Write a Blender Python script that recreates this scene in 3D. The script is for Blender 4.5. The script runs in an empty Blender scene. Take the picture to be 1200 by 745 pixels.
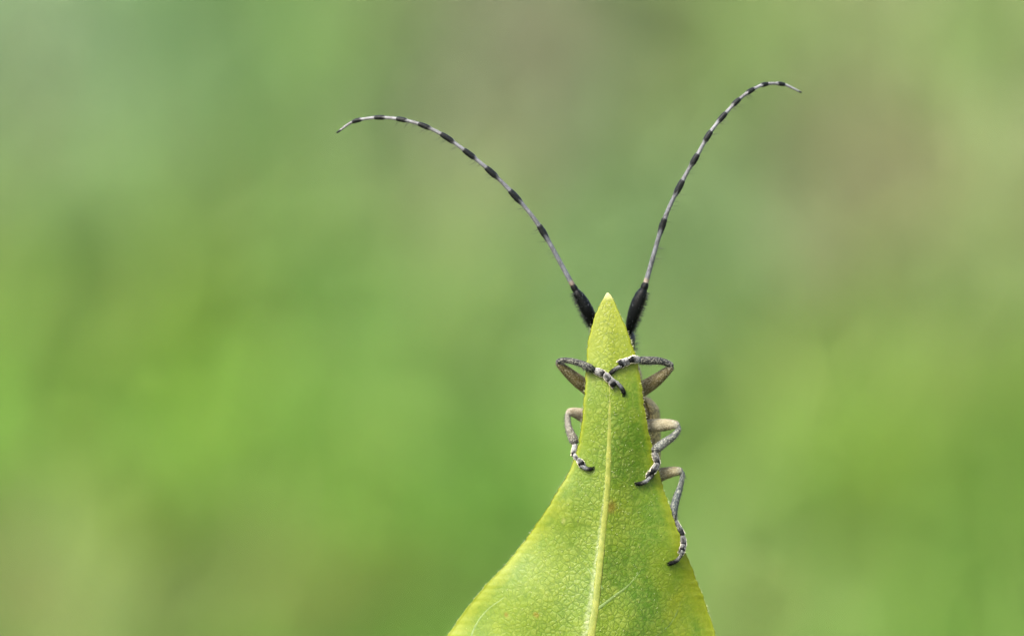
# Macro of a longhorn beetle clasping the tip of a leaf. 1 Blender unit = 1 cm.
import bpy, math, random
import numpy as np
from mathutils import Vector, Matrix
R = math.radians
random.seed(7)
rng = np.random.default_rng(7)
scene = bpy.context.scene
col = scene.collection

# ------------------------------------------------------------------ camera
cam_d = bpy.data.cameras.new("camera")
cam = bpy.data.objects.new("camera", cam_d)
col.objects.link(cam)
cam.location = (0, -20, 0)
cam.rotation_euler = (R(90), 0, 0)
cam_d.sensor_width = 36
cam_d.lens = 120
cam_d.clip_start = 0.5
cam_d.clip_end = 20000
cam_d.dof.use_dof = True
cam_d.dof.focus_distance = 20.06
cam_d.dof.aperture_fstop = 0.165
scene.camera = cam

# ------------------------------------------------------------------ world + sun
SUN_EL, SUN_AZ = R(47), R(-38)          # azimuth measured from -Y (behind the camera) towards -X
w = bpy.data.worlds.new("World")
scene.world = w
w.use_nodes = True
nt = w.node_tree
bg = nt.nodes["Background"]
sky = nt.nodes.new("ShaderNodeTexSky")
sky.sky_type = 'NISHITA'
sky.sun_disc = False
sun_dir = Vector((math.sin(SUN_AZ) * math.cos(SUN_EL), -math.cos(SUN_AZ) * math.cos(SUN_EL), math.sin(SUN_EL)))
sky.sun_elevation = SUN_EL
sky.sun_rotation = math.atan2(sun_dir.x, sun_dir.y)
sky.dust_density = 4.0
sky.air_density = 0.8
sky.ozone_density = 0.6
nt.links.new(sky.outputs[0], bg.inputs[0])
bg.inputs[1].default_value = 0.15
sd = bpy.data.lights.new("sun", 'SUN')
sd.energy = 2.2
sd.angle = R(22)
sd.color = (1.0, 0.96, 0.88)
so = bpy.data.objects.new("sun", sd)
so.rotation_euler = sun_dir.to_track_quat('Z', 'Y').to_euler()
so.location = sun_dir * 300
col.objects.link(so)

# ------------------------------------------------------------------ exposure
scene.view_settings.view_transform = 'Standard'
scene.view_settings.look = 'None'
scene.view_settings.exposure = 2.4
scene.view_settings.gamma = 1
scene.render.engine = 'CYCLES'
scene.cycles.use_denoising = True
scene.cycles.max_bounces = 6
scene.cycles.transparent_max_bounces = 6

# ------------------------------------------------------------------ helpers
S = 0.005                                # one photograph pixel in the plane of the leaf


def P(px, py, y=0.0):
    k = (20 + y) / 20
    return Vector(((px - 600) * S * k, y, (372.5 - py) * S * k))


def tag(o, label=None, cat=None, group=None, kind=None):
    if label: o["label"] = label
    if cat: o["category"] = cat
    if group: o["group"] = group
    if kind: o["kind"] = kind
    return o


def empty(name, loc):
    o = bpy.data.objects.new(name, None)
    o.location = loc
    o.empty_display_size = 0.2
    col.objects.link(o)
    return o


def link(name, me, mat, parent=None, smooth=True):
    me.materials.append(mat)
    if smooth:
        me.polygons.foreach_set("use_smooth", [True] * len(me.polygons))
    o = bpy.data.objects.new(name, me)
    col.objects.link(o)
    if parent is not None:
        o.parent = parent
        if parent.type == 'EMPTY':
            o.matrix_parent_inverse = Matrix.Translation(-Vector(parent.location))
    return o


class MB:
    """vertices, faces and a colour per vertex, gathered into one mesh"""
    def __init__(s):
        s.v, s.f, s.c = [], [], []

    def add(s, v, f, c):
        b = len(s.v)
        s.v += [tuple(p) for p in v]
        s.f += [tuple(i + b for i in q) for q in f]
        s.c += c if isinstance(c, list) else [c] * len(v)

    def build(s, name, mat, parent=None, smooth=True):
        me = bpy.data.meshes.new(name)
        me.from_pydata(s.v, [], s.f)
        a = me.color_attributes.new("tone", 'FLOAT_COLOR', 'POINT')
        a.data.foreach_set("color", np.array([(c + (1.0,))[:4] for c in s.c], dtype=np.float32).ravel())
        me.update()
        return link(name, me, mat, parent, smooth)


def lerp(a, b, t):
    return tuple(x + (y - x) * t for x, y in zip(a, b))


def catmull(pts, n):
    """pts: list of tuples of floats; resampled n steps per span"""
    A = [np.array(p, float) for p in pts]
    out = []
    for i in range(len(A) - 1):
        p1, p2 = A[i], A[i + 1]
        p0 = A[i - 1] if i > 0 else 2 * p1 - p2
        p3 = A[i + 2] if i + 2 < len(A) else 2 * p2 - p1
        for k in range(n):
            t = k / n
            out.append(0.5 * (2 * p1 + (p2 - p0) * t + (2 * p0 - 5 * p1 + 4 * p2 - p3) * t * t + (3 * p1 - p0 - 3 * p2 + p3) * t ** 3))
    out.append(A[-1])
    return out


def sweep(mb, path, rad, colf, sides=14, flat=1.0, cap=True, wob=0.0):
    """path: points; rad: radius per point; colf(t, ang) -> colour; flat: depth (y) scale of the section; rounded ends"""
    path = [Vector(p) for p in path]
    rad = list(rad)
    cols = [i / (len(path) - 1) for i in range(len(path))]
    if cap:
        d0 = (path[0] - path[1]).normalized(); d1 = (path[-1] - path[-2]).normalized()
        pre, post = [], []
        for a in (0.95, 0.8, 0.5, 0.0):
            if a == 0.0: continue
            pre.append((path[0] + d0 * rad[0] * a * 0.7, rad[0] * math.sqrt(1 - a * a)))
            post.append((path[-1] + d1 * rad[-1] * a * 0.7, rad[-1] * math.sqrt(1 - a * a)))
        path = [p for p, _ in pre] + path + [p for p, _ in reversed(post)]
        rad = [r for _, r in pre] + rad + [r for _, r in reversed(post)]
        cols = [0.0] * len(pre) + cols + [1.0] * len(post)
    vs, fs, cs = [], [], []
    n = len(path)
    Y = Vector((0, 1, 0))
    for i, p in enumerate(path):
        t = (path[min(i + 1, n - 1)] - path[max(i - 1, 0)]).normalized()
        a = t.cross(Y)
        if a.length < 1e-4: a = Vector((1, 0, 0))
        a.normalize()
        b = a.cross(t).normalized()
        for k in range(sides):
            an = 2 * math.pi * k / sides
            rr = rad[i] * (1 + wob * math.sin(an * 3 + i * 1.7) * random.uniform(0.3, 1))
            vs.append(p + a * math.cos(an) * rr + b * math.sin(an) * rr * flat)
            cs.append(tuple(colf(cols[i], an)))
    for i in range(n - 1):
        for k in range(sides):
            k2 = (k + 1) % sides
            fs.append((i * sides + k, i * sides + k2, (i + 1) * sides + k2, (i + 1) * sides + k))
    vs.append(path[0]); cs.append(cs[0]); vs.append(path[-1]); cs.append(cs[n * sides - 1])
    for k in range(sides):
        k2 = (k + 1) % sides
        fs.append((n * sides, k2, k))
        fs.append((n * sides + 1, (n - 1) * sides + k, (n - 1) * sides + k2))
    mb.add(vs, fs, cs)


def ellipsoid(mb, c, ax, colr, seg=14, rings=9):
    vs, fs = [], []
    for i in range(rings + 1):
        th = math.pi * i / rings
        for k in range(seg):
            ph = 2 * math.pi * k / seg
            d = ax[0] * math.sin(th) * math.cos(ph) + ax[1] * math.sin(th) * math.sin(ph) + ax[2] * math.cos(th)
            vs.append(c + d)
    for i in range(rings):
        for k in range(seg):
            k2 = (k + 1) % seg
            fs.append((i * seg + k, i * seg + k2, (i + 1) * seg + k2, (i + 1) * seg + k))
    mb.add(vs, fs, colr)


def hair(mb, base, tip, r, colr):
    d = (tip - base)
    a = d.cross(Vector((0.3, 1, 0.2)))
    if a.length < 1e-6: a = Vector((1, 0, 0))
    a.normalize(); b = a.cross(d).normalized()
    bend = (a * random.uniform(-1, 1) + b * random.uniform(-1, 1) + Vector((0, 0, -0.4))) * d.length * 0.12
    mid = (base + tip) / 2 + bend
    v = []
    for p, q in ((base, r), (mid, r * 0.7)):
        for k in range(3):
            an = 2.094 * k
            v.append(p + a * math.cos(an) * q + b * math.sin(an) * q)
    v.append(tip + bend * 0.3)
    f = []
    for k in range(3):
        k2 = (k + 1) % 3
        f += [(k, k2, 3 + k2, 3 + k), (3 + k, 3 + k2, 6)]
    mb.add(v, f, colr)


def hairs_on(mb, path, rad, n, ln, r, colr, lean=0.6, side=None, spread=1.0, t0=0.0, t1=1.0):
    """hairs rooted on a swept tube; side: Vector the hairs keep to (None = all round)"""
    path = [Vector(p) for p in path]
    m = len(path) - 1
    acc = [0.0]
    for i in range(m): acc.append(acc[-1] + (path[i + 1] - path[i]).length)
    for _ in range(n):
        q_ = random.uniform(t0, t1) * acc[-1]
        i = 0
        while i < m - 1 and acc[i + 1] < q_: i += 1
        f = (q_ - acc[i]) / max(1e-9, acc[i + 1] - acc[i])
        p = path[i].lerp(path[i + 1], f); q = rad[i] + (rad[i + 1] - rad[i]) * f
        t = (path[i + 1] - path[i]).normalized()
        d = Vector((random.gauss(0, 1), random.gauss(0, 1), random.gauss(0, 1)))
        if side is not None:
            d = side.normalized() * 1.0 + d * 0.45 * spread
        d = (d - t * d.dot(t))
        if d.length < 1e-5: continue
        d.normalize()
        L = ln * random.uniform(0.55, 1.3)
        h = (d + t * lean * random.uniform(0.5, 1.4)).normalized()
        b = p + d * q * 0.9
        hair(mb, b, b + h * L, r, colr)


# ------------------------------------------------------------------ materials
def mat_new(name):
    m = bpy.data.materials.new(name)
    m.use_nodes = True
    n = m.node_tree
    return m, n, n.nodes["Principled BSDF"], n.nodes["Material Output"]


def node(n, t, **kw):
    x = n.nodes.new(t)
    for k, v in kw.items():
        setattr(x, k, v)
    return x


def mixc(n, fac, a, b, blend='MIX'):
    m = node(n, 'ShaderNodeMix', data_type='RGBA', blend_type=blend)
    for key, v in ((0, fac), (6, a), (7, b)):
        if isinstance(v, (int, float)): m.inputs[key].default_value = v
        elif isinstance(v, tuple): m.inputs[key].default_value = v + (1.0,) if len(v) == 3 else v
        else: n.links.new(v, m.inputs[key])
    return m.outputs[2]


def math_n(n, op, a, b=0.0, c=None, clamp=False):
    m = node(n, 'ShaderNodeMath', operation=op)
    m.use_clamp = clamp
    for i, v in enumerate((a, b) if c is None else (a, b, c)):
        if isinstance(v, (int, float)): m.inputs[i].default_value = v
        else: n.links.new(v, m.inputs[i])
    return m.outputs[0]


def ramp(n, fac, lo, hi, a=0.0, b=1.0):
    m = node(n, 'ShaderNodeMapRange', interpolation_type='SMOOTHSTEP')
    n.links.new(fac, m.inputs[0])
    m.inputs[1].default_value, m.inputs[2].default_value = lo, hi
    m.inputs[3].default_value, m.inputs[4].default_value = a, b
    return m.outputs[0]


def fuzz_material(name, speck_scale, speck_lo, speck_hi, rough, sheen, bump, pale=(0.50, 0.50, 0.48), spec=0.2):
    """cuticle under lying hairs: the 'tone' colour mottled by pale hair specks; alpha of tone = how dense the hairs lie"""
    m, n, b, out = mat_new(name)
    at = node(n, 'ShaderNodeAttribute', attribute_name="tone")
    tc = node(n, 'ShaderNodeTexCoord')
    no = node(n, 'ShaderNodeTexNoise'); no.inputs['Scale'].default_value = speck_scale
    no.inputs['Detail'].default_value = 3; no.inputs['Roughness'].default_value = 0.7
    n.links.new(tc.outputs['Object'], no.inputs['Vector'])
    n2 = node(n, 'ShaderNodeTexNoise'); n2.inputs['Scale'].default_value = 14
    n.links.new(tc.outputs['Object'], n2.inputs['Vector'])
    sp = ramp(n, no.outputs['Fac'], speck_lo, speck_hi)
    sp = math_n(n, 'MULTIPLY', sp, at.outputs['Alpha'])
    base = mixc(n, ramp(n, n2.outputs['Fac'], 0.3, 0.7, 0.0, 0.8), at.outputs['Color'], mixc(n, 1.0, at.outputs['Color'], (0.35, 0.33, 0.28), 'MULTIPLY'))
    warm = mixc(n, 1.0, at.outputs['Color'], (2.2, 2.2, 2.2), 'MULTIPLY')
    c = mixc(n, sp, base, mixc(n, 0.25, pale, warm))
    n.links.new(c, b.inputs['Base Color'])
    b.inputs['Roughness'].default_value = rough
    b.inputs['Specular IOR Level'].default_value = spec
    b.inputs['Sheen Weight'].default_value = sheen
    b.inputs['Sheen Roughness'].default_value = 0.35
    b.inputs['Sheen Tint'].default_value = (1, 0.97, 0.92, 1)
    bp = node(n, 'ShaderNodeBump'); bp.inputs['Strength'].default_value = bump; bp.inputs['Distance'].default_value = 0.004
    n.links.new(no.outputs['Fac'], bp.inputs['Height'])
    n.links.new(bp.outputs[0], b.inputs['Normal'])
    return m


M_limb = fuzz_material("hairy_leg_cuticle", 115, 0.48, 0.62, 0.55, 0.0, 1.0, (0.15, 0.15, 0.12), 0.06)
M_scape = fuzz_material("black_cuticle", 120, 0.62, 0.8, 0.42, 0.0, 0.8, (0.045, 0.055, 0.065), 0.07)
M_ant = fuzz_material("banded_antenna_cuticle", 110, 0.42, 0.72, 0.45, 0.02, 0.4, (0.13, 0.133, 0.14), 0.08)
M_body = fuzz_material("tan_haired_cuticle", 75, 0.46, 0.60, 0.6, 0.0, 1.0, (0.27, 0.21, 0.075))
m, n, b, out = mat_new("compound_eye")
b.inputs['Base Color'].default_value = (0.01, 0.01, 0.012, 1); b.inputs['Roughness'].default_value = 0.3; b.inputs['Specular IOR Level'].default_value = 0.2
vo = node(n, 'ShaderNodeTexVoronoi'); vo.inputs['Scale'].default_value = 150
bp = node(n, 'ShaderNodeBump'); bp.inputs['Strength'].default_value = 0.4; bp.inputs['Distance'].default_value = 0.002
n.links.new(vo.outputs[0], bp.inputs['Height']); n.links.new(bp.outputs[0], b.inputs['Normal'])
M_eye = m
m, n, b, out = mat_new("hair_strand")
at = node(n, 'ShaderNodeAttribute', attribute_name="tone")
n.links.new(at.outputs['Color'], b.inputs['Base Color']); b.inputs['Roughness'].default_value = 0.45
M_hair = m


def foliage_material(name, trans, rough, tint=1.25):
    m, n, b, out = mat_new(name)
    at = node(n, 'ShaderNodeAttribute', attribute_name="tone")
    tc = node(n, 'ShaderNodeTexCoord')
    no = node(n, 'ShaderNodeTexNoise'); no.inputs['Scale'].default_value = 1.2
    n.links.new(tc.outputs['Object'], no.inputs['Vector'])
    c = mixc(n, ramp(n, no.outputs['Fac'], 0.3, 0.7, 0.0, 0.35), at.outputs['Color'], mixc(n, 1.0, at.outputs['Color'], (0.6, 0.62, 0.5), 'MULTIPLY'))
    n.links.new(c, b.inputs['Base Color']); b.inputs['Roughness'].default_value = rough
    b.inputs['Specular IOR Level'].default_value = 0.3
    tr = node(n, 'ShaderNodeBsdfTranslucent'); n.links.new(c, tr.inputs['Color'])
    ms = node(n, 'ShaderNodeMixShader'); ms.inputs[0].default_value = trans
    n.links.new(b.outputs[0], ms.inputs[1]); n.links.new(tr.outputs[0], ms.inputs[2])
    n.links.new(ms.outputs[0], out.inputs[0])
    return m


M_grass = foliage_material("meadow_grass_blades", 0.5, 0.5)
m, n, b, out = mat_new("soil_and_moss")
tc = node(n, 'ShaderNodeTexCoord')
no = node(n, 'ShaderNodeTexNoise'); no.inputs['Scale'].default_value = 0.12; no.inputs['Detail'].default_value = 8
n.links.new(tc.outputs['Object'], no.inputs['Vector'])
c = mixc(n, ramp(n, no.outputs['Fac'], 0.4, 0.6), (0.09, 0.13, 0.035), (0.16, 0.13, 0.08))
n.links.new(c, b.inputs['Base Color']); b.inputs['Roughness'].default_value = 0.95
bp = node(n, 'ShaderNodeBump'); bp.inputs['Strength'].default_value = 0.8; bp.inputs['Distance'].default_value = 0.5
n.links.new(no.outputs['Fac'], bp.inputs['Height']); n.links.new(bp.outputs[0], b.inputs['Normal'])
M_soil = m

# ------------------------------------------------------------------ ground: flat meadow, then a grassy bank
PROFILE = [(-6000, -40), (-300, -40), (-60, -40), (60, -40), (85, -39), (98, -36), (112, -25), (128, -10), (144, 5), (160, 20), (176, 36),
           (192, 50), (215, 60), (300, 66), (1000, 70), (8000, 75)]
PY = np.array([p[0] for p in PROFILE], float); PZ = np.array([p[1] for p in PROFILE], float)


def ground_z(x, y):
    x = np.asarray(x, float); y = np.asarray(y, float)
    return np.interp(y, PY, PZ) + 1.6 * np.sin(x * 0.09 + 1.3) * np.cos(y * 0.07) + 0.9 * np.sin(x * 0.23 + y * 0.11)


xs = np.concatenate([[-6000, -2000, -700, -300], np.arange(-150, 151, 4), [300, 700, 2000, 6000]])
ys = np.concatenate([[-6000, -1500, -300], np.arange(-100, 260, 4), [300, 500, 1000, 3000, 8000]])
XX, YY = np.meshgrid(xs, ys)
ZZ = ground_z(XX, YY)
V = np.stack([XX, YY, ZZ], -1).reshape(-1, 3)
nx, ny = len(xs), len(ys)
F = [(j * nx + i, j * nx + i + 1, (j + 1) * nx + i + 1, (j + 1) * nx + i) for j in range(ny - 1) for i in range(nx - 1)]
me = bpy.data.meshes.new("ground"); me.from_pydata(V.tolist(), [], F)
tag(link("ground", me, M_soil), kind="structure")

# patches of herbs in the meadow: rows from the top of the bank down, from left to right, in sRGB (how each patch of plants looks)
PATCH = [
    [(138,158,118),(124,164,108),(120,154,102),(116,156,72),(123,154,90),(130,146,104),(134,140,110),(132,148,102),(125,155,85),(128,165,92),(132,162,95),(130,165,90)],
    [(135,158,112),(124,162,108),(118,153,100),(114,152,88),(122,154,100),(140,145,115),(125,140,105),(118,152,88),(122,158,88),(148,152,118),(148,155,115),(128,160,92)],
    [(130,160,100),(128,160,95),(125,158,85),(120,158,92),(128,160,95),(148,160,110),(125,155,100),(115,152,90),(118,158,105),(145,155,112),(152,158,120),(130,155,88)],
    [(132,175,85),(130,165,80),(128,162,72),(125,165,85),(130,168,95),(140,172,95),(125,160,95),(122,155,98),(122,160,100),(135,162,98),(145,162,112),(130,158,92)],
    [(128,170,78),(128,170,78),(128,170,65),(128,172,82),(128,172,85),(130,170,90),(130,165,95),(128,158,98),(125,155,92),(132,165,78),(128,168,72),(125,162,80)],
    [(128,165,78),(125,175,72),(122,168,64),(128,170,80),(130,172,82),(125,172,85),(122,165,78),(122,162,80),(128,165,85),(132,165,70),(118,162,58),(122,160,72)],
    [(138,165,88),(135,168,82),(125,165,70),(125,168,78),(118,168,62),(112,163,60),(112,163,66),(118,163,75),(128,165,85),(128,165,80),(118,162,68),(120,162,72)],
    [(135,155,98),(132,158,90),(130,152,88),(132,148,82),(128,152,78),(112,153,65),(115,153,74),(122,150,84),(130,155,90),(125,158,88),(118,160,72),(118,162,75)]]
PATCH = np.array(PATCH, float) / 255
PATCH = np.where(PATCH > 0.04045, ((PATCH + 0.055) / 1.055) ** 2.4, PATCH / 12.92)
PATCH_GAIN = np.array((0.95, 0.84, 0.99))
_p = np.pad(PATCH, ((1, 1), (1, 1), (0, 0)), mode='edge')
PATCH = (0.4 * PATCH + 0.15 * (_p[:-2, 1:-1] + _p[2:, 1:-1] + _p[1:-1, :-2] + _p[1:-1, 2:])) * PATCH_GAIN


def patch_colour(x, z):
    """bilinear between patch centres; the patches grow larger up the bank and are mirrored beyond the last one"""
    reach = 20 + np.interp(z - 3.5, PZ[4:], PY[4:])
    i = x / (reach * 0.025) + 5.5
    j = 3.5 - z / (reach * 0.0234)
    i = np.mod(i, 22); i = np.where(i > 11, 22 - i, i)
    j = np.mod(j, 14); j = np.where(j > 7, 14 - j, j)
    i0 = np.clip(np.floor(i).astype(int), 0, 10); j0 = np.clip(np.floor(j).astype(int), 0, 6)
    fi = (i - i0)[:, None]; fj = (j - j0)[:, None]
    return (PATCH[j0, i0] * (1 - fi) * (1 - fj) + PATCH[j0, i0 + 1] * fi * (1 - fj) + PATCH[j0 + 1, i0] * (1 - fi) * fj + PATCH[j0 + 1, i0 + 1] * fi * fj)


CL = rng.normal(0, 1, (64, 64))


def clump(x, y):
    """tufts differ a little from one another"""
    def vn(u, v):
        u0, v0 = np.floor(u).astype(int), np.floor(v).astype(int)
        a, b_ = u - u0, v - v0
        g = lambda p, q: CL[p % 64, q % 64]
        return (g(u0, v0) * (1 - a) + g(u0 + 1, v0) * a) * (1 - b_) + (g(u0, v0 + 1) * (1 - a) + g(u0 + 1, v0 + 1) * a) * b_
    return np.exp(0.05 * vn(x / 2.6, y / 7.0) + 0.03 * vn(x / 6.0 + 9, y / 5.0 + 3))


def blades(name, N, xr, yr, L, W, lean, colour, label, cat, segs=3, jitter=0.22, keep=None):
    x = rng.uniform(xr[0], xr[1], N); y = rng.uniform(yr[0], yr[1], N)
    if keep is not None:
        k = keep(x, y); x, y = x[k], y[k]; N = len(x)
    z = ground_z(x, y)
    Ls = rng.uniform(L[0], L[1], N); Ws = rng.uniform(W[0], W[1], N)
    az = rng.uniform(0, 2 * np.pi, N)
    ln = rng.uniform(lean[0], lean[1], N)
    d = np.stack([np.cos(az), np.sin(az), np.zeros(N)], -1)            # way the blade leans
    fa = az + np.pi / 2 + rng.normal(0, 0.4, N)
    s = np.stack([np.cos(fa), np.sin(fa), np.zeros(N)], -1)
    rows = []
    for k in range(segs + 1):
        t = k / segs
        up = Ls * t * (1 - 0.35 * ln * t)
        out_ = Ls * ln * t * t
        p = np.stack([x, y, z - 0.3], -1) + d * out_[:, None]
        p[:, 2] += up
        wd = Ws * 0.5 * (1 - t ** 1.6) if k < segs else Ws * 0
        if W[1] > 1.2: wd = Ws * 0.5 * math.sin(math.pi * min(1, max(0.08, t)) ** 0.8) if k < segs else Ws * 0
        rows.append((p - s * wd[:, None], p + s * wd[:, None]))
    nv = 2 * segs + 1
    Vv = np.zeros((N, nv, 3))
    for k in range(segs):
        Vv[:, 2 * k] = rows[k][0]; Vv[:, 2 * k + 1] = rows[k][1]
    Vv[:, 2 * segs] = rows[segs][0]
    base = (np.arange(N) * nv)
    quads = [np.stack([base + 2 * k, base + 2 * k + 1, base + 2 * k + 3, base + 2 * k + 2], -1) for k in range(segs - 1)]
    tri = np.stack([base + 2 * segs - 2, base + 2 * segs - 1, base + 2 * segs], -1)
    nq = sum(len(q) for q in quads)
    loops = np.concatenate([np.concatenate(quads).ravel(), tri.ravel()])
    starts = np.concatenate([np.arange(nq) * 4, nq * 4 + np.arange(N) * 3])
    me = bpy.data.meshes.new(name)
    me.vertices.add(N * nv); me.vertices.foreach_set("co", Vv.ravel().astype(np.float32))
    me.loops.add(len(loops)); me.loops.foreach_set("vertex_index", loops.astype(np.int32))
    me.polygons.add(len(starts)); me.polygons.foreach_set("loop_start", starts.astype(np.int32))
    me.update(calc_edges=True); me.validate()
    c = colour(x + d[:, 0] * Ls * ln * 0.3, z + Ls * 0.5) * clump(x, y)[:, None]
    c = c * np.exp(rng.normal(0, jitter, (N, 1))) * np.exp(rng.normal(0, jitter * 0.35, (N, 3)))
    c4 = np.ones((N, nv, 4), np.float32); c4[:, :, :3] = np.clip(c, 0, 0.9)[:, None, :]
    a = me.color_attributes.new("tone", 'FLOAT_COLOR', 'POINT')
    a.data.foreach_set("color", c4.ravel())
    o = link(name, me, M_grass)
    return tag(o, label, cat, kind="stuff")


far = lambda x, y: (np.abs(x) < 60) | (rng.uniform(0, 1, len(x)) < 0.35)
blades("meadow_grass", 70000, (-130, 130), (90, 205), (5, 11), (0.35, 0.8), (0.15, 0.9), patch_colour,
       "blurred green meadow grass covering the bank behind the beetle", "grass", keep=far)
blades("meadow_herbs", 36000, (-130, 130), (90, 200), (3, 6.5), (1.3, 2.6), (0.4, 1.3), patch_colour,
       "blurred broad green herb leaves among the grass of the bank", "herbs", segs=4, keep=far)
blades("short_turf", 26000, (-90, 90), (-60, 92), (5, 12), (0.35, 0.8), (0.15, 0.9),
       lambda x, z: np.tile(np.array([[0.085, 0.16, 0.04]]), (len(x), 1)),
       "short green grass on the flat ground below the leaf", "grass",
       keep=lambda x, y: (y > 20) | (np.abs(x) > 12))

# ------------------------------------------------------------------ the leaf
TIP = 343
LEFT = [(343, 711), (346, 709), (352, 705.5), (370, 697), (395, 690), (420, 687), (445, 686), (470, 684), (500, 681), (522, 677), (545, 670), (572, 655),
        (610, 631), (652, 600), (690, 565), (715, 545), (745, 524), (800, 492), (870, 468), (950, 462), (1040, 480), (1130, 525), (1210, 590), (1270, 650), (1300, 668)]
RIGHT = [(343, 713), (346, 716), (352, 719.5), (372, 728.5), (396, 738), (418, 745), (440, 750), (470, 754), (495, 758), (530, 766), (565, 775.5), (600, 787),
         (640, 801), (675, 815), (710, 828), (745, 839), (800, 852), (870, 862), (950, 862), (1040, 842), (1130, 800), (1210, 745), (1270, 695), (1300, 676)]
MID = [(343, 712), (400, 713), (470, 714.5), (540, 713), (580, 711), (620, 707), (670, 702), (710, 698), (745, 693), (850, 685), (1000, 678), (1150, 674), (1300, 672)]
_s = lambda T: (np.array([a for a, _ in T], float), np.array([b for _, b in T], float))


def smooth_table(T):
    c = catmull([(a, b) for a, b in T], 6)
    return np.array([p[0] for p in c]), np.array([p[1] for p in c])


LT, RT, MT = smooth_table(LEFT), smooth_table(RIGHT), smooth_table(MID)
Lx = lambda py: np.interp(py, *LT)
Rx = lambda py: np.interp(py, *RT)
Mx = lambda py: np.interp(py, *MT)


def leaf_y(px, py):
    """depth of the blade's front face: ridge along the midrib, both halves falling away, tip leaning back"""
    px = np.asarray(px, float); py = np.asarray(py, float)
    d = (px - Mx(py)) * S
    e = np.sqrt(d * d + 0.0012) - 0.0346
    h = np.where(d < 0, 0.15, 0.32) * e * np.clip((py - 300) / 220, 0.2, 1) + 0.10 * d * d
    tip = 0.10 * np.clip((480 - py) / 140, 0, 1) ** 2
    wav = 0.012 * np.sin(px * 0.045 + py * 0.021) + 0.010 * np.sin(py * 0.05 - px * 0.02 + 1.0)
    wav = wav * np.clip(np.abs(d) / 0.2, 0, 1)
    return h + tip + wav + 0.02 - np.clip((py - 620) / 700, 0, 1) * 0.3


def leaf_mesh():
    pys = np.concatenate([np.linspace(TIP, 360, 10), np.linspace(363, 760, 200), np.linspace(766, 1300, 50)])
    us = np.linspace(-1, 1, 91)
    v, uv = [], []
    nu = len(us)
    for side in (0, 1):
        for py in pys:
            l, r, m_ = Lx(py), Rx(py), Mx(py)
            m_ = min(max(m_, l + 0.2), r - 0.2)
            for u in us:
                px = m_ + (u * (r - m_) if u > 0 else u * (m_ - l))
                e = max(0.0, abs(u) - 0.0)
                q_ = 2.3 if u > 0 else 0.4
                jag = (0.7 * math.sin(py * 0.31 + q_) * math.sin(py * 0.13 + q_) + 0.5 * math.sin(py * 0.83 + q_ * 3) * math.sin(py * 0.057)) * (abs(u) ** 8) * min(1, (py - TIP) / 40)
                th = 0.020 * math.sqrt(max(0.0, 1 - e ** 8)) + 0.0015
                y = float(leaf_y(px, py)) + (th if side else 0.0)
                if abs(u) > 0.93: y += (-0.0 if side else 0.006 * (abs(u) - 0.93) / 0.07)
                v.append(P(px + jag, py, y))
                uv.append((u, py))
    f = []
    npy = len(pys)
    off = npy * nu
    for j in range(npy - 1):
        for i in range(nu - 1):
            a = j * nu + i
            f.append((a, a + nu, a + nu + 1, a + 1))
            f.append((off + a, off + a + 1, off + a + nu + 1, off + a + nu))
    for j in range(npy - 1):
        a = j * nu
        f.append((a, off + a, off + a + nu, a + nu))
        a = j * nu + nu - 1
        f.append((a, a + nu, off + a + nu, off + a))
    for i in range(nu - 1):
        f.append((i, i + 1, off + i + 1, off + i))
        a = (npy - 1) * nu + i
        f.append((a, off + a, off + a + 1, a + 1))
    me = bpy.data.meshes.new("leaf_blade")
    me.from_pydata([tuple(p) for p in v], [], f)
    a = me.attributes.new("across", 'FLOAT', 'POINT'); a.data.foreach_set("value", [q[0] for q in uv])
    a = me.attributes.new("along", 'FLOAT', 'POINT'); a.data.foreach_set("value", [(q[1] - TIP) * S for q in uv])
    me.update()
    return me


LEAF_GAIN = (0.292, 0.305, 0.145)


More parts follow.
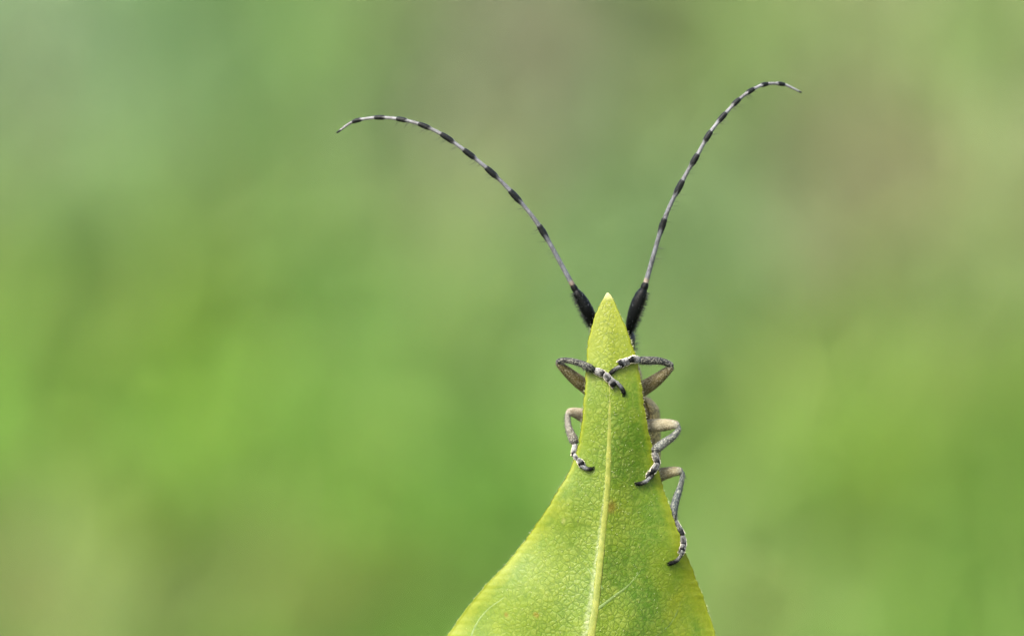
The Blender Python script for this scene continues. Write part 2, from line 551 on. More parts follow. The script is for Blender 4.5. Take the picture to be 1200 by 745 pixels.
def leaf_material():
    m, n, b, out = mat_new("leaf_blade")
    tc = node(n, 'ShaderNodeTexCoord')
    P_ = tc.outputs['Object']
    ac = node(n, 'ShaderNodeAttribute', attribute_name="across").outputs['Fac']
    al = node(n, 'ShaderNodeAttribute', attribute_name="along").outputs['Fac']
    aa = math_n(n, 'ABSOLUTE', ac)
    # warped coordinates
    wn = node(n, 'ShaderNodeTexNoise'); wn.inputs['Scale'].default_value = 14; wn.inputs['Detail'].default_value = 2
    n.links.new(P_, wn.inputs['Vector'])
    wv = node(n, 'ShaderNodeVectorMath', operation='MULTIPLY_ADD')
    n.links.new(wn.outputs['Color'], wv.inputs[0]); wv.inputs[1].default_value = (0.035, 0.0, 0.035); n.links.new(P_, wv.inputs[2])
    fl = node(n, 'ShaderNodeVectorMath', operation='MULTIPLY'); n.links.new(wv.outputs[0], fl.inputs[0]); fl.inputs[1].default_value = (1.0, 0.0, 0.92)

    def vor(scale, feat='DISTANCE_TO_EDGE'):
        x = node(n, 'ShaderNodeTexVoronoi', feature=feat)
        x.inputs['Scale'].default_value = scale
        n.links.new(fl.outputs[0], x.inputs['Vector'])
        return x
    v1 = vor(34).outputs['Distance']          # smallest cells
    v2 = vor(9.5).outputs['Distance']         # network of finer veins
    vc = vor(34, 'F1').outputs['Color']
    sep = node(n, 'ShaderNodeSeparateColor'); n.links.new(vc, sep.inputs[0])
    rnd = sep.outputs[0]
    ln1 = ramp(n, v1, 0.02, 0.15, 1.0, 0.0)   # 1 on the small veins
    ln2 = ramp(n, v2, 0.0, 0.05, 1.0, 0.0)
    big = node(n, 'ShaderNodeTexNoise'); big.inputs['Scale'].default_value = 3.2; big.inputs['Detail'].default_value = 3
    n.links.new(P_, big.inputs['Vector'])
    fine = node(n, 'ShaderNodeTexNoise'); fine.inputs['Scale'].default_value = 42; fine.inputs['Detail'].default_value = 4; fine.inputs['Roughness'].default_value = 0.65
    n.links.new(P_, fine.inputs['Vector'])
    # pigment: yellower at the tip, the rim and along the rib
    green = mixc(n, ramp(n, big.outputs['Fac'], 0.38, 0.62), (0.15, 0.31, 0.02), (0.30, 0.43, 0.04))
    green = mixc(n, ramp(n, ac, -0.1, 0.1, 0.45, 0.0), green, (0.36, 0.50, 0.12))     # left half painted paler, as the side that catches the light
    tipf = ramp(n, al, 0.05, 0.7, 0.9, 0.0)
    green = mixc(n, tipf, green, (0.46, 0.50, 0.045))
    rim = ramp(n, math_n(n, 'ADD', aa, math_n(n, 'MULTIPLY', fine.outputs['Fac'], 0.10)), 0.86, 1.03)
    green = mixc(n, math_n(n, 'MULTIPLY', rim, 0.7), green, (0.49, 0.54, 0.03))
    blot = node(n, 'ShaderNodeTexNoise'); blot.inputs['Scale'].default_value = 26; blot.inputs['Detail'].default_value = 5; blot.inputs['Roughness'].default_value = 0.75
    n.links.new(P_, blot.inputs['Vector'])
    green = mixc(n, ramp(n, blot.outputs['Fac'], 0.5, 0.68, 0.0, 0.55), green, mixc(n, 1.0, green, (0.55, 0.68, 0.35), 'MULTIPLY'))
    ylw = node(n, 'ShaderNodeTexNoise'); ylw.inputs['Scale'].default_value = 5.5; ylw.inputs['Detail'].default_value = 4
    n.links.new(wv.outputs[0], ylw.inputs['Vector'])
    green = mixc(n, math_n(n, 'MULTIPLY', ramp(n, ylw.outputs['Fac'], 0.5, 0.7), ramp(n, aa, 0.3, 0.9, 0.1, 0.6)), green, (0.45, 0.51, 0.04))
    # cells: paler islands between darker small veins
    amp = ramp(n, al, 0.1, 0.9, 0.7, 1.0)
    amp = math_n(n, 'MULTIPLY', amp, ramp(n, aa, 0.75, 0.95, 1.0, 0.25))
    amp = math_n(n, 'MULTIPLY', amp, ramp(n, fine.outputs['Fac'], 0.3, 0.6, 0.25, 1.0))
    amp = math_n(n, 'MULTIPLY', amp, ramp(n, aa, 0.1, 0.8, 1.0, 0.5))
    cell = mixc(n, math_n(n, 'MULTIPLY', math_n(n, 'MULTIPLY', rnd, amp), 0.38), green, (0.52, 0.62, 0.28))
    dark = mixc(n, 1.0, green, (0.42, 0.55, 0.35), 'MULTIPLY')
    c = mixc(n, math_n(n, 'MULTIPLY', math_n(n, 'MULTIPLY', ln1, amp), 0.8), cell, dark)
    c = mixc(n, math_n(n, 'MULTIPLY', ln2, 0.22), c, (0.45, 0.56, 0.16))
    c = mixc(n, ramp(n, fine.outputs['Fac'], 0.45, 0.75, 0.0, 0.25), c, (0.50, 0.55, 0.16))
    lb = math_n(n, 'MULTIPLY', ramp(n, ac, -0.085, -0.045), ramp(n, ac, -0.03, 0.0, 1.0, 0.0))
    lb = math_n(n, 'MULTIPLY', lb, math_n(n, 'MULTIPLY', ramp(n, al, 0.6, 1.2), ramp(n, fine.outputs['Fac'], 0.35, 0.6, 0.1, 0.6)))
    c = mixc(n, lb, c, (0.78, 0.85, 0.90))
    # rust spot beside the rib
    sp = node(n, 'ShaderNodeVectorMath', operation='DISTANCE'); n.links.new(wv.outputs[0], sp.inputs[0])
    q = P(716, 594, 0.02); sp.inputs[1].default_value = (q.x + 0.0175, q.y, q.z + 0.0175)
    c = mixc(n, ramp(n, sp.outputs['Value'], 0.012, 0.06, 0.65, 0.0), c, (0.30, 0.17, 0.03))
    sv = node(n, 'ShaderNodeTexVoronoi'); sv.inputs['Scale'].default_value = 5.5
    n.links.new(fl.outputs[0], sv.inputs['Vector'])
    s2 = node(n, 'ShaderNodeSeparateColor'); n.links.new(sv.outputs['Color'], s2.inputs[0])
    fleck = math_n(n, 'MULTIPLY', ramp(n, sv.outputs['Distance'], 0.03, 0.13, 1.0, 0.0), ramp(n, s2.outputs[0], 0.55, 0.9, 0.0, 0.6))
    c = mixc(n, fleck, c, mixc(n, s2.outputs[1], (0.42, 0.27, 0.06), (0.85, 0.80, 0.62)))
    c = mixc(n, 1.0, c, LEAF_GAIN, 'MULTIPLY')
    c = mixc(n, ramp(n, al, 0.0, 0.055, 1.0, 0.0), c, (0.30, 0.29, 0.14))
    n.links.new(c, b.inputs['Base Color'])
    h = math_n(n, 'MULTIPLY', ramp(n, v1, 0.0, 0.28), amp)
    h = math_n(n, 'ADD', h, math_n(n, 'MULTIPLY', fine.outputs['Fac'], 0.45))
    h = math_n(n, 'ADD', h, math_n(n, 'MULTIPLY', rnd, 0.25))
    bp = node(n, 'ShaderNodeBump'); bp.inputs['Strength'].default_value = 0.42; bp.inputs['Distance'].default_value = 0.0045
    n.links.new(h, bp.inputs['Height'])
    n.links.new(bp.outputs[0], b.inputs['Normal'])
    b.inputs['Roughness'].default_value = 0.45
    b.inputs['Specular IOR Level'].default_value = 0.22
    tr = node(n, 'ShaderNodeBsdfTranslucent'); n.links.new(mixc(n, 1.0, c, (1.0, 1.0, 0.5), 'MULTIPLY'), tr.inputs['Color'])
    ms = node(n, 'ShaderNodeMixShader'); ms.inputs[0].default_value = 0.32
    n.links.new(b.outputs[0], ms.inputs[1]); n.links.new(tr.outputs[0], ms.inputs[2])
    n.links.new(ms.outputs[0], out.inputs[0])
    return m


M_leaf = leaf_material()


def rib_material(name, c0, c1):
    m, n, b, out = mat_new(name)
    tc = node(n, 'ShaderNodeTexCoord')
    no = node(n, 'ShaderNodeTexNoise'); no.inputs['Scale'].default_value = 22; no.inputs['Detail'].default_value = 4
    n.links.new(tc.outputs['Object'], no.inputs['Vector'])
    c = mixc(n, ramp(n, no.outputs['Fac'], 0.35, 0.65), c0, c1)
    n.links.new(c, b.inputs['Base Color']); b.inputs['Roughness'].default_value = 0.42
    bp = node(n, 'ShaderNodeBump'); bp.inputs['Strength'].default_value = 0.5; bp.inputs['Distance'].default_value = 0.005
    n.links.new(no.outputs['Fac'], bp.inputs['Height']); n.links.new(bp.outputs[0], b.inputs['Normal'])
    tr = node(n, 'ShaderNodeBsdfTranslucent'); n.links.new(c, tr.inputs['Color'])
    ms = node(n, 'ShaderNodeMixShader'); ms.inputs[0].default_value = 0.25
    n.links.new(b.outputs[0], ms.inputs[1]); n.links.new(tr.outputs[0], ms.inputs[2])
    n.links.new(ms.outputs[0], out.inputs[0])
    return m


M_rib = rib_material("midrib", (0.100, 0.125, 0.009), (0.15, 0.165, 0.02))
M_vein = rib_material("side_vein", (0.072, 0.115, 0.016), (0.095, 0.14, 0.03))
M_stalk = rib_material("leaf_stalk", (0.07, 0.12, 0.02), (0.10, 0.16, 0.03))

base_pt = P(672, 1300, float(leaf_y(672, 1300)))
leaf = empty("leaf", base_pt)
tag(leaf, "large yellow green pointed leaf standing upright with a beetle clasping its tip", "leaf")
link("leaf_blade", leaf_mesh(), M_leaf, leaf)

mb = MB()
pys = np.linspace(356, 1300, 150)
path = [P(Mx(p), p, float(leaf_y(Mx(p), p)) + 0.003) for p in pys]
rad = [S * np.interp(p, [356, 420, 500, 600, 700, 745, 1000, 1300], [0.2, 1.4, 3.1, 3.6, 4.2, 4.7, 8, 13]) for p in pys]
sweep(mb, path, rad, lambda t, a: (1, 1, 1), sides=12, flat=0.30, wob=0.14)
mb.build("midrib", M_rib, leaf)


def side_vein(pts, r0, r1):
    mb = MB()
    pts = catmull(pts, 8)
    nn = len(pts)
    path = [P(p[0], p[1], float(leaf_y(p[0], p[1])) + 0.004) for p in pts]
    rad = [S * (r0 + (r1 - r0) * i / (nn - 1)) for i in range(nn)]
    sweep(mb, path, rad, lambda t, a: (1, 1, 1), sides=8, flat=0.38, wob=0.15)
    mb.build("side_vein", M_vein, leaf)


side_vein([(699, 714), (718, 699), (735, 686), (748, 670), (757, 650), (764, 630), (769, 612)], 3.0, 1.0)
side_vein([(705, 690), (690, 667), (676, 652), (663, 640), (650, 630)], 2.6, 0.9)
side_vein([(684, 960), (630, 900), (575, 840), (550, 790), (552, 752), (560, 730), (574, 713), (592, 700), (606, 688), (612, 672), (612, 655)], 3.2, 1.0)
side_vein([(712, 600), (728, 588), (742, 570), (752, 548)], 1.3, 0.6)
side_vein([(690, 850), (640, 800), (616, 760), (613, 730), (612, 700)], 2.6, 0.9)
side_vein([(694, 770), (740, 758), (780, 735), (797, 705), (800, 680)], 2.6, 0.9)
side_vein([(710, 560), (702, 545), (695, 525), (692, 505)], 1.1, 0.5)
side_vein([(688, 900), (740, 880), (800, 840), (825, 790)], 2.2, 1.0)
side_vein([(684, 950), (620, 900), (560, 850), (520, 800)], 2.2, 1.0)

# stalk down to the ground
mb = MB()
st = catmull([tuple(base_pt + Vector((0, 0, 0.05))), tuple(base_pt + Vector((0.1, 0.1, -1.2))), (0.9, 1.0, -9), (1.5, 1.6, -20), (1.2, 1.2, -32), (1.0, 1.0, -40.8)], 10)
sweep(mb, [Vector(p) for p in st], list(np.linspace(0.06, 0.28, len(st))), lambda t, a: (1, 1, 1), sides=12)
mb.build("leaf_stalk", M_stalk, leaf)

# fine down on the rim and the face of the leaf
mb = MB()
for _ in range(420):
    py = random.uniform(350, 760)
    s_ = random.choice((-1, 1))
    px = (Lx(py) if s_ < 0 else Rx(py)) - s_ * 0.6
    p = P(px, py, float(leaf_y(px, py)) + 0.008)
    d = Vector((s_ * random.uniform(0.5, 1), random.uniform(-0.6, 0.2), random.uniform(0.0, 0.9))).normalized()
    hair(mb, p, p + d * random.uniform(0.008, 0.022), 0.0011, (0.22, 0.24, 0.12))
for _ in range(500):
    py = random.uniform(355, 760)
    u = random.gauss(0, 0.5)
    if abs(u) > 0.95: continue
    px = Mx(py) + (u * (Rx(py) - Mx(py)) if u > 0 else u * (Mx(py) - Lx(py)))
    p = P(px, py, float(leaf_y(px, py)))
    d = Vector((random.uniform(-0.7, 0.7), -random.uniform(0.3, 0.8), random.uniform(0.0, 1))).normalized()
    hair(mb, p, p + d * random.uniform(0.006, 0.016), 0.0012, (0.22, 0.24, 0.12))
tag(mb.build("leaf_hairs", M_hair, leaf), kind="stuff")

# ------------------------------------------------------------------ the beetle
beetle = empty("beetle", P(722, 690, 0.33))
tag(beetle, "grey brown longhorn beetle with long black and white banded antennae clinging behind the leaf tip", "beetle")

BY = 0.42
BLACK = (0.0022, 0.0028, 0.003)
TAN = (0.09, 0.068, 0.018)
GREY = (0.10, 0.11, 0.115)


def ring_body(rows, colf, name, mat, parent, sides=30, a0=0.0, a1=2 * math.pi):
    """rows: (px centre, py, half width px, depth half px, y)"""
    rows = catmull(rows, 5)
    mb = MB()
    vs, fs, cs = [], [], []
    full = abs(a1 - a0 - 2 * math.pi) < 1e-6
    ns = sides if full else sides + 1
    for r in rows:
        c = P(r[0], r[1], r[4])
        for k in range(ns):
            a = a0 + (a1 - a0) * k / sides
            vs.append(c + Vector((math.cos(a) * max(r[2], 0.3) * S, math.sin(a) * max(r[3], 0.3) * S, 0)))
            cs.append(colf(r[1], a))
    for i in range(len(rows) - 1):
        for k in range(sides):
            k2 = (k + 1) % ns
            fs.append((i * ns + k, (i + 1) * ns + k, (i + 1) * ns + k2, i * ns + k2))
    if full:
        fs.append(tuple(range(ns)))
        fs.append(tuple(range((len(rows) - 1) * ns, len(rows) * ns))[::-1])
    mb.add(vs, fs, cs)
    return mb.build(name, mat, parent)


body_rows = [(718, 381, 6, 6, BY - 0.05), (718, 384, 16, 14, BY - 0.05), (718.5, 391, 23, 20, BY - 0.04), (719, 400, 25.5, 23, BY - 0.03), (719, 409, 25, 23, BY), (719, 416, 23, 21, BY),
             (720, 420, 22.5, 21, BY), (721, 428, 28, 25, BY), (722, 440, 31, 27, BY), (723, 450, 29.5, 26, BY), (724, 457, 27, 25, BY), (726, 463, 30, 26, BY),
             (728, 475, 40, 30, BY), (729, 500, 41, 32, BY), (729, 540, 41, 32, BY), (728, 590, 38, 30, BY), (727, 640, 30, 24, BY + 0.02), (726, 675, 18, 15, BY + 0.03), (725, 692, 5, 5, BY + 0.04)]


def body_col(py, a):
    if py < 416: return BLACK + (0.45,)
    if py < 460:
        return lerp((0.012, 0.011, 0.009), TAN, 0.35 if abs(math.cos(a)) < 0.6 else 0.8) + (0.9,)
    return TAN + (1.0,)


ring_body(body_rows, body_col, "body", M_body, beetle)
el = [(0, 466, 34, 32, BY + 0.01), (0, 474, 42, 36, BY + 0.01), (0, 484, 46, 38, BY + 0.01), (0, 520, 47, 39, BY + 0.01), (0, 560, 46, 38, BY + 0.01), (0, 610, 42, 34, BY + 0.02), (0, 660, 31, 26, BY + 0.03),
      (0, 690, 18, 16, BY + 0.04), (0, 703, 4, 5, BY + 0.05)]
for s_ in (-1, 1):
    rows = [(728 + s_ * 0.4, r[1], r[2], r[3], r[4]) for r in el]
    a0, a1 = (-0.75, math.pi / 2) if s_ > 0 else (math.pi / 2, math.pi + 0.75)
    o = ring_body(rows, lambda py, a: lerp(TAN, (0.12, 0.092, 0.03), 0.5 + 0.5 * math.sin(py * 0.4)) + (1.0,), "elytron", M_body, beetle, 16, a0, a1)
    md = o.modifiers.new("thick", 'SOLIDIFY'); md.thickness = 0.012; md.offset = -1
for s_ in (-1, 1):
    mb = MB()
    c = P(718.5 + s_ * 17.5, 399, BY - 0.10)
    ellipsoid(mb, c, (Vector((0.045, 0, 0.01)), Vector((0, 0.045, 0)), Vector((0, 0, 0.055))), BLACK)
    mb.build("eye", M_eye, beetle)
    mb = MB()
    pts = [P(716 + s_ * 12, 413, BY - 0.14), P(716 + s_ * 12, 421, BY - 0.19), P(716 + s_ * 5, 428, BY - 0.21), P(716 - s_ * 1, 430, BY - 0.21)]
    pts = [Vector(p) for p in catmull([tuple(p) for p in pts], 4)]
    sweep(mb, pts, list(np.linspace(0.035, 0.006, len(pts))), lambda t, a: BLACK, sides=8)
    mb.build("mandible", M_scape, beetle)
# standing hairs of the body
mb = MB()
path = [P(r[0], r[1], r[4]) for r in body_rows[6:17]]
rad = [r[2] * S for r in body_rows[6:17]]
hairs_on(mb, path, rad, 700, 0.035, 0.0012, (0.20, 0.17, 0.10), lean=0.7, side=Vector((1, 0, 0)), spread=1.6, t1=0.75)
hairs_on(mb, path, rad, 300, 0.035, 0.0012, (0.20, 0.17, 0.10), lean=0.7, side=Vector((-1, 0, 0)), spread=1.6, t1=0.75)
path = [P(r[0], r[1], r[4]) for r in body_rows[1:7]]
rad = [r[2] * S for r in body_rows[1:7]]
hairs_on(mb, path, rad, 160, 0.05, 0.0012, (0.03, 0.03, 0.028), lean=-0.2, side=Vector((1, 0, 0)), spread=1.2)
path = [P(728, q, BY + 0.01) for q in (466, 480, 500, 540, 600, 660)]
for cc_, nn in (((0.26, 0.21, 0.10), 500), ((0.05, 0.04, 0.02), 160)):
    hairs_on(mb, path, [v * S for v in (33, 44, 46.5, 46.5, 43, 30)], nn, 0.02, 0.0014, cc_, lean=1.1, side=Vector((1, -0.5, 0)), spread=1.0)
    hairs_on(mb, path, [v * S for v in (33, 44, 46.5, 46.5, 43, 30)], nn // 2, 0.02, 0.0014, cc_, lean=1.1, side=Vector((0, 1, 0)), spread=1.6)
tag(mb.build("body_hairs", M_hair, beetle), kind="stuff")


# ---- antennae
def antenna(scape, pedicel, joints, side, ys):
    """scape: (px,py,r) points; joints: (start of black, end of the segment) per segment from the base; last = tip"""
    mb = MB()
    sc_ = catmull([(p[0], p[1], p[2], p[3]) for p in scape], 5)
    path = [P(p[0], p[1], p[3]) for p in sc_]
    rad = [p[2] * S for p in sc_]
    sweep(mb, path, rad, lambda t, a: BLACK + (0.5,), sides=16, wob=0.03)
    root = mb.build("antenna", M_scape, beetle)
    hm = MB()
    hairs_on(hm, path, rad, 330, 0.027, 0.0014, (0.006, 0.007, 0.006), lean=0.25, side=side, spread=1.0)
    hairs_on(hm, path, rad, 60, 0.014, 0.0011, (0.08, 0.09, 0.10), lean=1.2)
    mb = MB()
    path = [P(*p[:2], p[3]) for p in pedicel]
    sweep(mb, path, [p[2] * S for p in pedicel], lambda t, a: BLACK + (0.3,), sides=14)
    mb.build("antenna_segment", M_scape, root)
    # centre line through all joints
    line = [(pedicel[-1][0], pedicel[-1][1])]
    for j in joints: line += [j[1]]
    ctrl = catmull([tuple(map(float, p)) for p in line], 12)
    nseg = len(joints)
    for k in range(nseg):
        pts = ctrl[k * 12:(k + 1) * 12 + 1]
        # measured point where black begins, as a fraction of the segment
        a0, a1 = np.array(line[k], float), np.array(joints[k][1], float)
        bl = joints[k][0]
        g = k / (nseg - 1)
        r_p = 2.65 - 0.9 * g; r_b = 4.1 - 1.6 * g
        if k == 0: r_p = 2.9
        path, rad = [], []
        cc = catmull([tuple(p) for p in pts], 3)
        m_ = len(cc) - 1
        for i, p in enumerate(cc):
            t = i / m_
            y = np.interp(k + t, range(len(ys)), ys)
            path.append(P(p[0], p[1], float(y)))
            sw = min(1, max(0, (t - bl + 0.12) / 0.22)); sw = sw * sw * (3 - 2 * sw)
            r = r_p * (0.92 + 0.16 * (1 - t) ** 4) * (1 - sw) + r_b * sw
            if k == nseg - 1: r = (r_p * 0.95) * (1 - t * 0.35)
            if t > 0.93 and k < nseg - 1: r *= 0.9
            rad.append(r * S)

        def colf(t, a, bl=bl, k=k):
            e = bl + 0.035 * math.sin(a * 3 + k) + 0.02 * math.sin(a * 7 + 2 * k)
            f_ = min(1, max(0, (t - e + 0.05) / 0.09))
            pale = lerp((0.062, 0.066, 0.074), (0.13, 0.132, 0.135), g * 0.9)
            if k == 0 and t < 0.06: pale = (0.15, 0.12, 0.09)
            c = lerp(pale, (0.004, 0.005, 0.005), f_)
            return c + (0.75 * (1 - f_) + 0.10 * f_,)
        mb = MB()
        sweep(mb, path, rad, colf, sides=14, wob=0.02)
        mb.build("antenna_segment", M_ant, root)
        if k < 7:
            hairs_on(hm, path, rad, 6 if k else 12, 0.05, 0.0013, (0.02, 0.02, 0.018), lean=0.5, side=side, spread=0.8, t0=0.25)
        hairs_on(hm, path, rad, 26, 0.008, 0.0010, (0.11, 0.11, 0.11), lean=1.5, t1=0.5)
    tag(hm.build("antenna_hairs", M_hair, root), kind="stuff")


antenna([(700, 388, 4.2, 0.30), (696, 379, 6.6, 0.26), (689.5, 366, 7.4, 0.22), (683, 353.5, 7.0, 0.20), (677.5, 345, 5.6, 0.19), (675.5, 341.5, 4.2, 0.19)],
        [(675, 341, 3.6, 0.19), (673.6, 338.5, 4.0, 0.19), (672, 335.8, 3.7, 0.19), (671, 333.8, 3.0, 0.19)],
        [(0.80, (632.3, 265.5)), (0.66, (598.5, 224.3)), (0.60, (570.5, 197.3)), (0.56, (544.3, 176.3)), (0.52, (517.6, 157.6)), (0.56, (491.5, 145.6)), (0.60, (465.8, 139.4)),
         (0.60, (440, 138.0)), (0.62, (414, 142.8)), (0.80, (395, 155.5))],
        Vector((-1, 0.1, -0.55)), [0.19, 0.12, 0.08, 0.05, 0.03, 0.02, 0.03, 0.05, 0.08, 0.12, 0.16])
antenna([(731, 397, 3.4, 0.32), (737, 388, 4.2, 0.28), (740.5, 375, 6.8, 0.25), (746, 358.5, 7.9, 0.22), (751, 346, 7.0, 0.21), (753.5, 340.5, 5.2, 0.21)],
        [(754.2, 339, 4.2, 0.21), (755.3, 336, 4.6, 0.21), (756.2, 333.3, 4.3, 0.21), (756.8, 331.3, 3.2, 0.21)],
        [(0.80, (778.5, 257.5)), (0.64, (799.5, 212.5)), (0.62, (817, 182)), (0.60, (832.5, 155)), (0.56, (850, 133.3)), (0.56, (866, 116.8)), (0.58, (882.6, 104.8)),
         (0.60, (898.8, 98.6)), (0.64, (918.5, 99.2)), (0.86, (939, 108.5))],
        Vector((1, 0.1, -0.35)), [0.21, 0.15, 0.12, 0.10, 0.10, 0.12, 0.15, 0.19, 0.24, 0.29, 0.33])


# ---- legs
def leg(femur, tibia, tarsi, claw, fem_col, tib_col, f_out, light=1.0):
    """each list: (px, py, r, depth) with depth None = resting on the leaf's front face"""
    def pt(q):
        y = q[3]
        if y is None: y = float(leaf_y(q[0], q[1])) - q[2] * S * 0.85
        elif isinstance(y, str): y = float(leaf_y(q[0], q[1])) - q[2] * S * 0.85 - float(y)
        return P(q[0], q[1], y)

    def tube(pts, n=6):
        full = [(*pt(q), q[2] * S) for q in pts]
        c = catmull(full, n)
        return [Vector(p[:3]) for p in c], [p[3] for p in c]
    hm = MB()
    fp, fr = tube(femur)
    mb = MB()
    sweep(mb, fp, fr, lambda t, a: lerp(fem_col, tib_col, max(0, t - 0.8) * 3) + (0.8,), sides=18, flat=0.85, wob=0.02)
    root = mb.build("leg", M_limb, beetle)
    tan_hair = lerp(fem_col, (0.22, 0.185, 0.09), 0.45)
    hairs_on(hm, fp, fr, 150, 0.015, 0.0012, tan_hair, lean=1.3)
    hairs_on(hm, fp, fr, 90, 0.013, 0.0012, lerp(fem_col, BLACK, 0.75), lean=1.4)
    tp, tr_ = tube(tibia)
    mb = MB()
    sweep(mb, tp, tr_, lambda t, a: lerp(tib_col, (0.008, 0.009, 0.010), max(0, t - 0.75) * 3) + (0.95,), sides=16, wob=0.03)
    mb.build("tibia", M_limb, root)
    hairs_on(hm, tp, tr_, 130, 0.013, 0.0010, lerp(tib_col, (0.20, 0.20, 0.17), 0.6), lean=1.5)
    hairs_on(hm, tp, tr_, 45, 0.022, 0.0011, (0.03, 0.03, 0.03), lean=0.8, side=Vector(f_out))
    d_ = (tp[-1] - tp[-4]).normalized()
    e_ = d_.cross(Vector((0, 1, 0))).normalized()
    for s_ in (-1, 1):
        q0 = tp[-2] + e_ * s_ * tr_[-2] * 0.8
        hair(hm, q0, q0 + d_ * 0.024 + e_ * s_ * 0.006, 0.0028, (0.04, 0.03, 0.02))
    for k, seg in enumerate(tarsi):
        sp, sr = tube(seg, 6)
        sr = [v * 0.9 for v in sr]
        mb = MB()
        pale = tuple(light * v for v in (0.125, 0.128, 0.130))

        def colf(t, a):
            f_ = min(1, max(0, (t - 0.6) / 0.15))
            g_ = min(1, max(0, (0.12 - t) / 0.1))
            st_ = min(1, max(0, (0.62 - abs(math.cos(a))) / 0.2)) * min(1, max(0, (t - (0.45 if k == 0 else 0.2)) / 0.15)) * 0.85
            g_ = max(f_, g_, st_)
            return lerp(pale, BLACK, g_) + (0.6 * (1 - g_),)
        if k < 2:
            sweep(mb, sp, sr, colf, sides=14, flat=0.8)
        else:                                   # the third joint is cleft into two lobes
            sweep(mb, sp[:max(3, int(len(sp) * 0.6))], sr[:max(3, int(len(sp) * 0.6))], colf, sides=12, flat=0.7)
            d = (sp[-1] - sp[0]); L = d.length; d.normalize()
            sd_ = d.cross(Vector((0, 1, 0))).normalized()
            R_ = max(sr)
            for s_ in (-1, 1):
                c = sp[0] + d * L * 0.62 + sd_ * s_ * R_ * 0.62
                ax = (d * L * 0.42 + sd_ * s_ * R_ * 0.15, sd_ * R_ * 0.42, Vector((0, R_ * 0.45, 0)))
                ellipsoid(mb, c, ax, lerp(pale, BLACK, 0.65) + (0.2,), 12, 8)
        mb.build("tarsal_segment", M_limb, root)
        # cream brush of hairs at both sides of the sole
        d = (sp[-1] - sp[0]).normalized()
        sd_ = d.cross(Vector((0, 1, 0))).normalized()
        for s_ in (-1, 1):
            hairs_on(hm, sp, sr, 85, 0.009, 0.0016, (0.62, 0.56, 0.44), lean=1.2, side=sd_ * s_ + Vector((0, 0.35, 0)), spread=0.35)
        hairs_on(hm, sp, sr, 10, 0.008, 0.0010, (0.20, 0.20, 0.20), lean=1.4)
    cp, cr = tube(claw, 6)
    mb = MB()
    sweep(mb, cp, cr, lambda t, a: lerp((0.06, 0.065, 0.07), BLACK, min(1, max(0, (t - 0.45) / 0.2))) + (0.7 * (1 - t),), sides=12)
    mb.build("tarsal_segment", M_limb, root)
    hairs_on(hm, cp, cr, 24, 0.008, 0.0010, (0.20, 0.20, 0.20), lean=1.4, t1=0.45)
    d = (cp[-1] - cp[-3]).normalized()
    sd_ = d.cross(Vector((0, 1, 0))).normalized()
    turn = Vector(claw_turn)
    for s_ in (-1, 1):
        e = cp[-1]
        q = [e, e + d * 0.008 + sd_ * s_ * 0.005, e + d * 0.013 + sd_ * s_ * 0.006 + turn * 0.006, e + d * 0.011 + sd_ * s_ * 0.003 + turn * 0.015 + Vector((0, 0.006, 0))]
        q = [Vector(v) for v in catmull([tuple(v) for v in q], 3)]
        mb = MB()
        sweep(mb, q, list(np.linspace(0.0052, 0.0012, len(q))), lambda t, a: BLACK, sides=7)
        mb.build("claw", M_scape, root)
    tag(hm.build("leg_hairs", M_hair, root), kind="stuff")


DARKF = (0.068, 0.054, 0.018)
BEIGE = (0.13, 0.11, 0.058)
T_DK = (0.005, 0.006, 0.007)
T_GY = (0.057, 0.060, 0.050)
# front left
claw_turn = (-0.6, 0, -0.9)
leg([(712, 462, 8, 0.30), (696, 458, 9, 0.24), (680, 448, 8.2, 0.18), (666, 436.5, 6.4, 0.13), (657, 428.5, 4.2, 0.10), (653.5, 425.5, 3.2, 0.09)],
    [(653.5, 424.3, 3.3, 0.09), (659, 422.4, 3.6, 0.08), (668, 422.6, 3.5, 0.065), (680, 425.6, 4.0, 0.04), (689, 430, 4.7, 0.0), (695, 433.3, 4.0, None)],
    [[(696, 433.6, 3.0, None), (700, 435.3, 4.6, None), (705, 437, 4.7, None), (708, 438.6, 3.4, None)],
     [(707.5, 438, 3.2, None), (710, 440, 4.6, None), (713, 443.5, 4.4, None), (714.5, 446, 3.0, None)],
     [(714, 443.5, 3.0, None), (717, 447, 4.8, None), (720, 451, 5.0, None), (721.5, 453, 4.4, None)]],
    [(717, 445.6, 1.7, "0.018"), (722, 447.5, 1.9, "0.016"), (727, 452.3, 2.3, "0.008"), (730, 457, 2.7, "0.003"), (731, 460, 2.5, None)],
    DARKF, T_DK, (0, 0, -1))
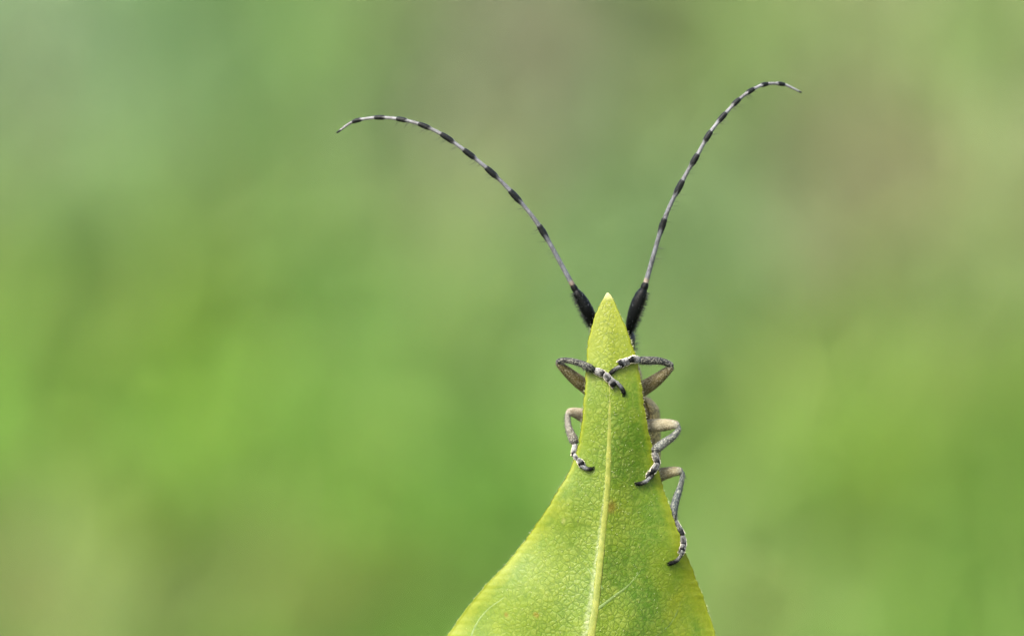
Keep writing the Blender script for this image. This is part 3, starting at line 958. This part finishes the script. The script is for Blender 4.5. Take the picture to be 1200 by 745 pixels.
# front right
claw_turn = (-0.2, 0, -1)
leg([(728, 462, 8, 0.30), (744, 460, 9, 0.25), (757, 453, 8.8, 0.22), (769, 445, 7.6, 0.17), (779.5, 436.5, 5.6, 0.13), (786.5, 430.5, 4.0, 0.11)],
    [(786.6, 428.3, 3.6, 0.11), (781, 425, 3.9, 0.10), (772, 422.7, 4.3, 0.09), (762, 422.3, 4.8, 0.08), (753.5, 422.3, 4.9, 0.075), (750, 422.2, 4.4, 0.072)],
    [[(749.5, 421.8, 3.4, 0.065), (746.5, 421.2, 4.8, 0.045), (742, 421, 4.6, 0.03), (739, 422, 3.4, 0.02)],
     [(740, 421, 3.2, "0.003"), (737, 422.4, 4.6, "0.0"), (733.5, 424.2, 4.8, None), (731, 425.5, 3.6, None)],
     [(733.5, 423.5, 3.0, None), (730, 425, 5.2, None), (727, 426.5, 5.2, None), (725, 427.5, 4.5, None)]],
    [(733, 426, 1.8, "0.018"), (728, 428.6, 2.1, "0.014"), (722, 431.8, 2.4, "0.006"), (717.5, 435.3, 2.7, None), (715.5, 437, 2.5, None)],
    lerp(DARKF, BEIGE, 0.25), T_DK, (0, 0, -1))
# middle left
claw_turn = (0.4, 0, 0.7)
leg([(712, 496, 8, 0.32), (698, 492, 9, 0.27), (685, 487.5, 8.4, 0.21), (676, 484, 6.6, 0.17), (669, 482.5, 4.9, 0.14), (666, 484, 3.8, 0.13)],
    [(665.5, 485, 3.2, 0.13), (665.3, 491, 3.3, 0.13), (666, 499, 4.0, 0.125), (669, 508, 5.0, 0.115), (671.8, 514, 5.6, 0.10), (673.3, 517.5, 4.8, 0.09)],
    [[(674, 519, 2.6, 0.085), (673.6, 524, 3.2, 0.08), (672.4, 530, 3.3, 0.075), (671.6, 533.5, 2.6, 0.07)],
     [(672.5, 531.5, 2.5, 0.07), (675, 535, 3.9, 0.06), (678, 539.5, 3.9, 0.055), (680, 542, 3.0, 0.05)],
     [(677.5, 537.5, 2.8, 0.055), (680, 541, 4.1, None), (682, 544.5, 4.1, None), (683, 546.5, 3.4, None)]],
    [(680.5, 543.5, 1.8, "0.012"), (684, 547.3, 2.1, "0.01"), (689, 549.3, 2.6, "0.004"), (693, 549, 2.3, None)],
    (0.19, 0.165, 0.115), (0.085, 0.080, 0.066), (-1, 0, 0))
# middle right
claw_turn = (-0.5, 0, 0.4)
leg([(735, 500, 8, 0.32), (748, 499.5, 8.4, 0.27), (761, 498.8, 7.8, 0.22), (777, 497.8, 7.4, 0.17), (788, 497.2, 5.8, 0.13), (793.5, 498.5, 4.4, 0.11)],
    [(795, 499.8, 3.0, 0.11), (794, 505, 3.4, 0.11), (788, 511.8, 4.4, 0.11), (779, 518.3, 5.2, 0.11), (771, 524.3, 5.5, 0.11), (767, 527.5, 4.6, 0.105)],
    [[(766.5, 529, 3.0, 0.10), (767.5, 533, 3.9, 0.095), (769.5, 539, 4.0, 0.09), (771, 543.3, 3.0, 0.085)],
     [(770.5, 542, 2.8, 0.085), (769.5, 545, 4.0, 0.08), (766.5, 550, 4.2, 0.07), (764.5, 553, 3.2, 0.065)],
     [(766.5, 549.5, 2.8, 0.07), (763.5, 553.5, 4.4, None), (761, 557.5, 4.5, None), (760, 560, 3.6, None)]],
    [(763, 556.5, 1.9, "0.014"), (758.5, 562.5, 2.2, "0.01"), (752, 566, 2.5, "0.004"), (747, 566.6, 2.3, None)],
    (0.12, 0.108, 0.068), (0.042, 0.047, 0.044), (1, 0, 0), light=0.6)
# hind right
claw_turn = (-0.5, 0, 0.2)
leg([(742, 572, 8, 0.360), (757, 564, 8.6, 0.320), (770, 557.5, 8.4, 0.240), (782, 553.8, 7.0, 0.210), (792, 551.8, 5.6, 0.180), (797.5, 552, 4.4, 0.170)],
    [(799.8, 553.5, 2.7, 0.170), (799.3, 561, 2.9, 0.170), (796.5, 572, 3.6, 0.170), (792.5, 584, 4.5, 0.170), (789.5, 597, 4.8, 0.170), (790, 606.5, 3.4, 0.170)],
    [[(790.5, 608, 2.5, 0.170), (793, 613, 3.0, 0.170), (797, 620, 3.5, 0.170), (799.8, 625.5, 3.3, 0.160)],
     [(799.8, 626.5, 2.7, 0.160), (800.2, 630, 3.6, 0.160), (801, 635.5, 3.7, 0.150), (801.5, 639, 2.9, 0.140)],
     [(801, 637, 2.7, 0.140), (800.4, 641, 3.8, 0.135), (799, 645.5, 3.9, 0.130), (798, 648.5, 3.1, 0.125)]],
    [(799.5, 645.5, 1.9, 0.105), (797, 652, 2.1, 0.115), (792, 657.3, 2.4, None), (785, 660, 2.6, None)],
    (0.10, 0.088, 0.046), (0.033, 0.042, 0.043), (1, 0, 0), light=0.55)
# hind left, wholly behind the leaf
claw_turn = (0.5, 0, 0.2)
leg([(712, 572, 8, 0.36), (700, 570, 8, 0.34), (690, 572, 7, 0.32), (682, 578, 5, 0.30)],
    [(680, 581, 3, 0.30), (676, 600, 4, 0.27), (673, 620, 4.5, 0.25), (672, 632, 3.4, 0.23)],
    [[(672, 633, 2.5, 0.22), (671, 640, 3.3, 0.21), (670, 648, 3, 0.21)],
     [(670, 648, 2.7, 0.21), (670, 654, 3.6, 0.20), (671, 660, 3, 0.20)],
     [(671, 659, 2.7, 0.20), (672, 664, 3.8, 0.19), (674, 670, 3.1, 0.185)]],
    [(674, 668, 1.9, 0.19), (678, 676, 2.2, 0.18), (684, 681, 2.4, 0.17)],
    BEIGE, T_GY, (-1, 0, 0))
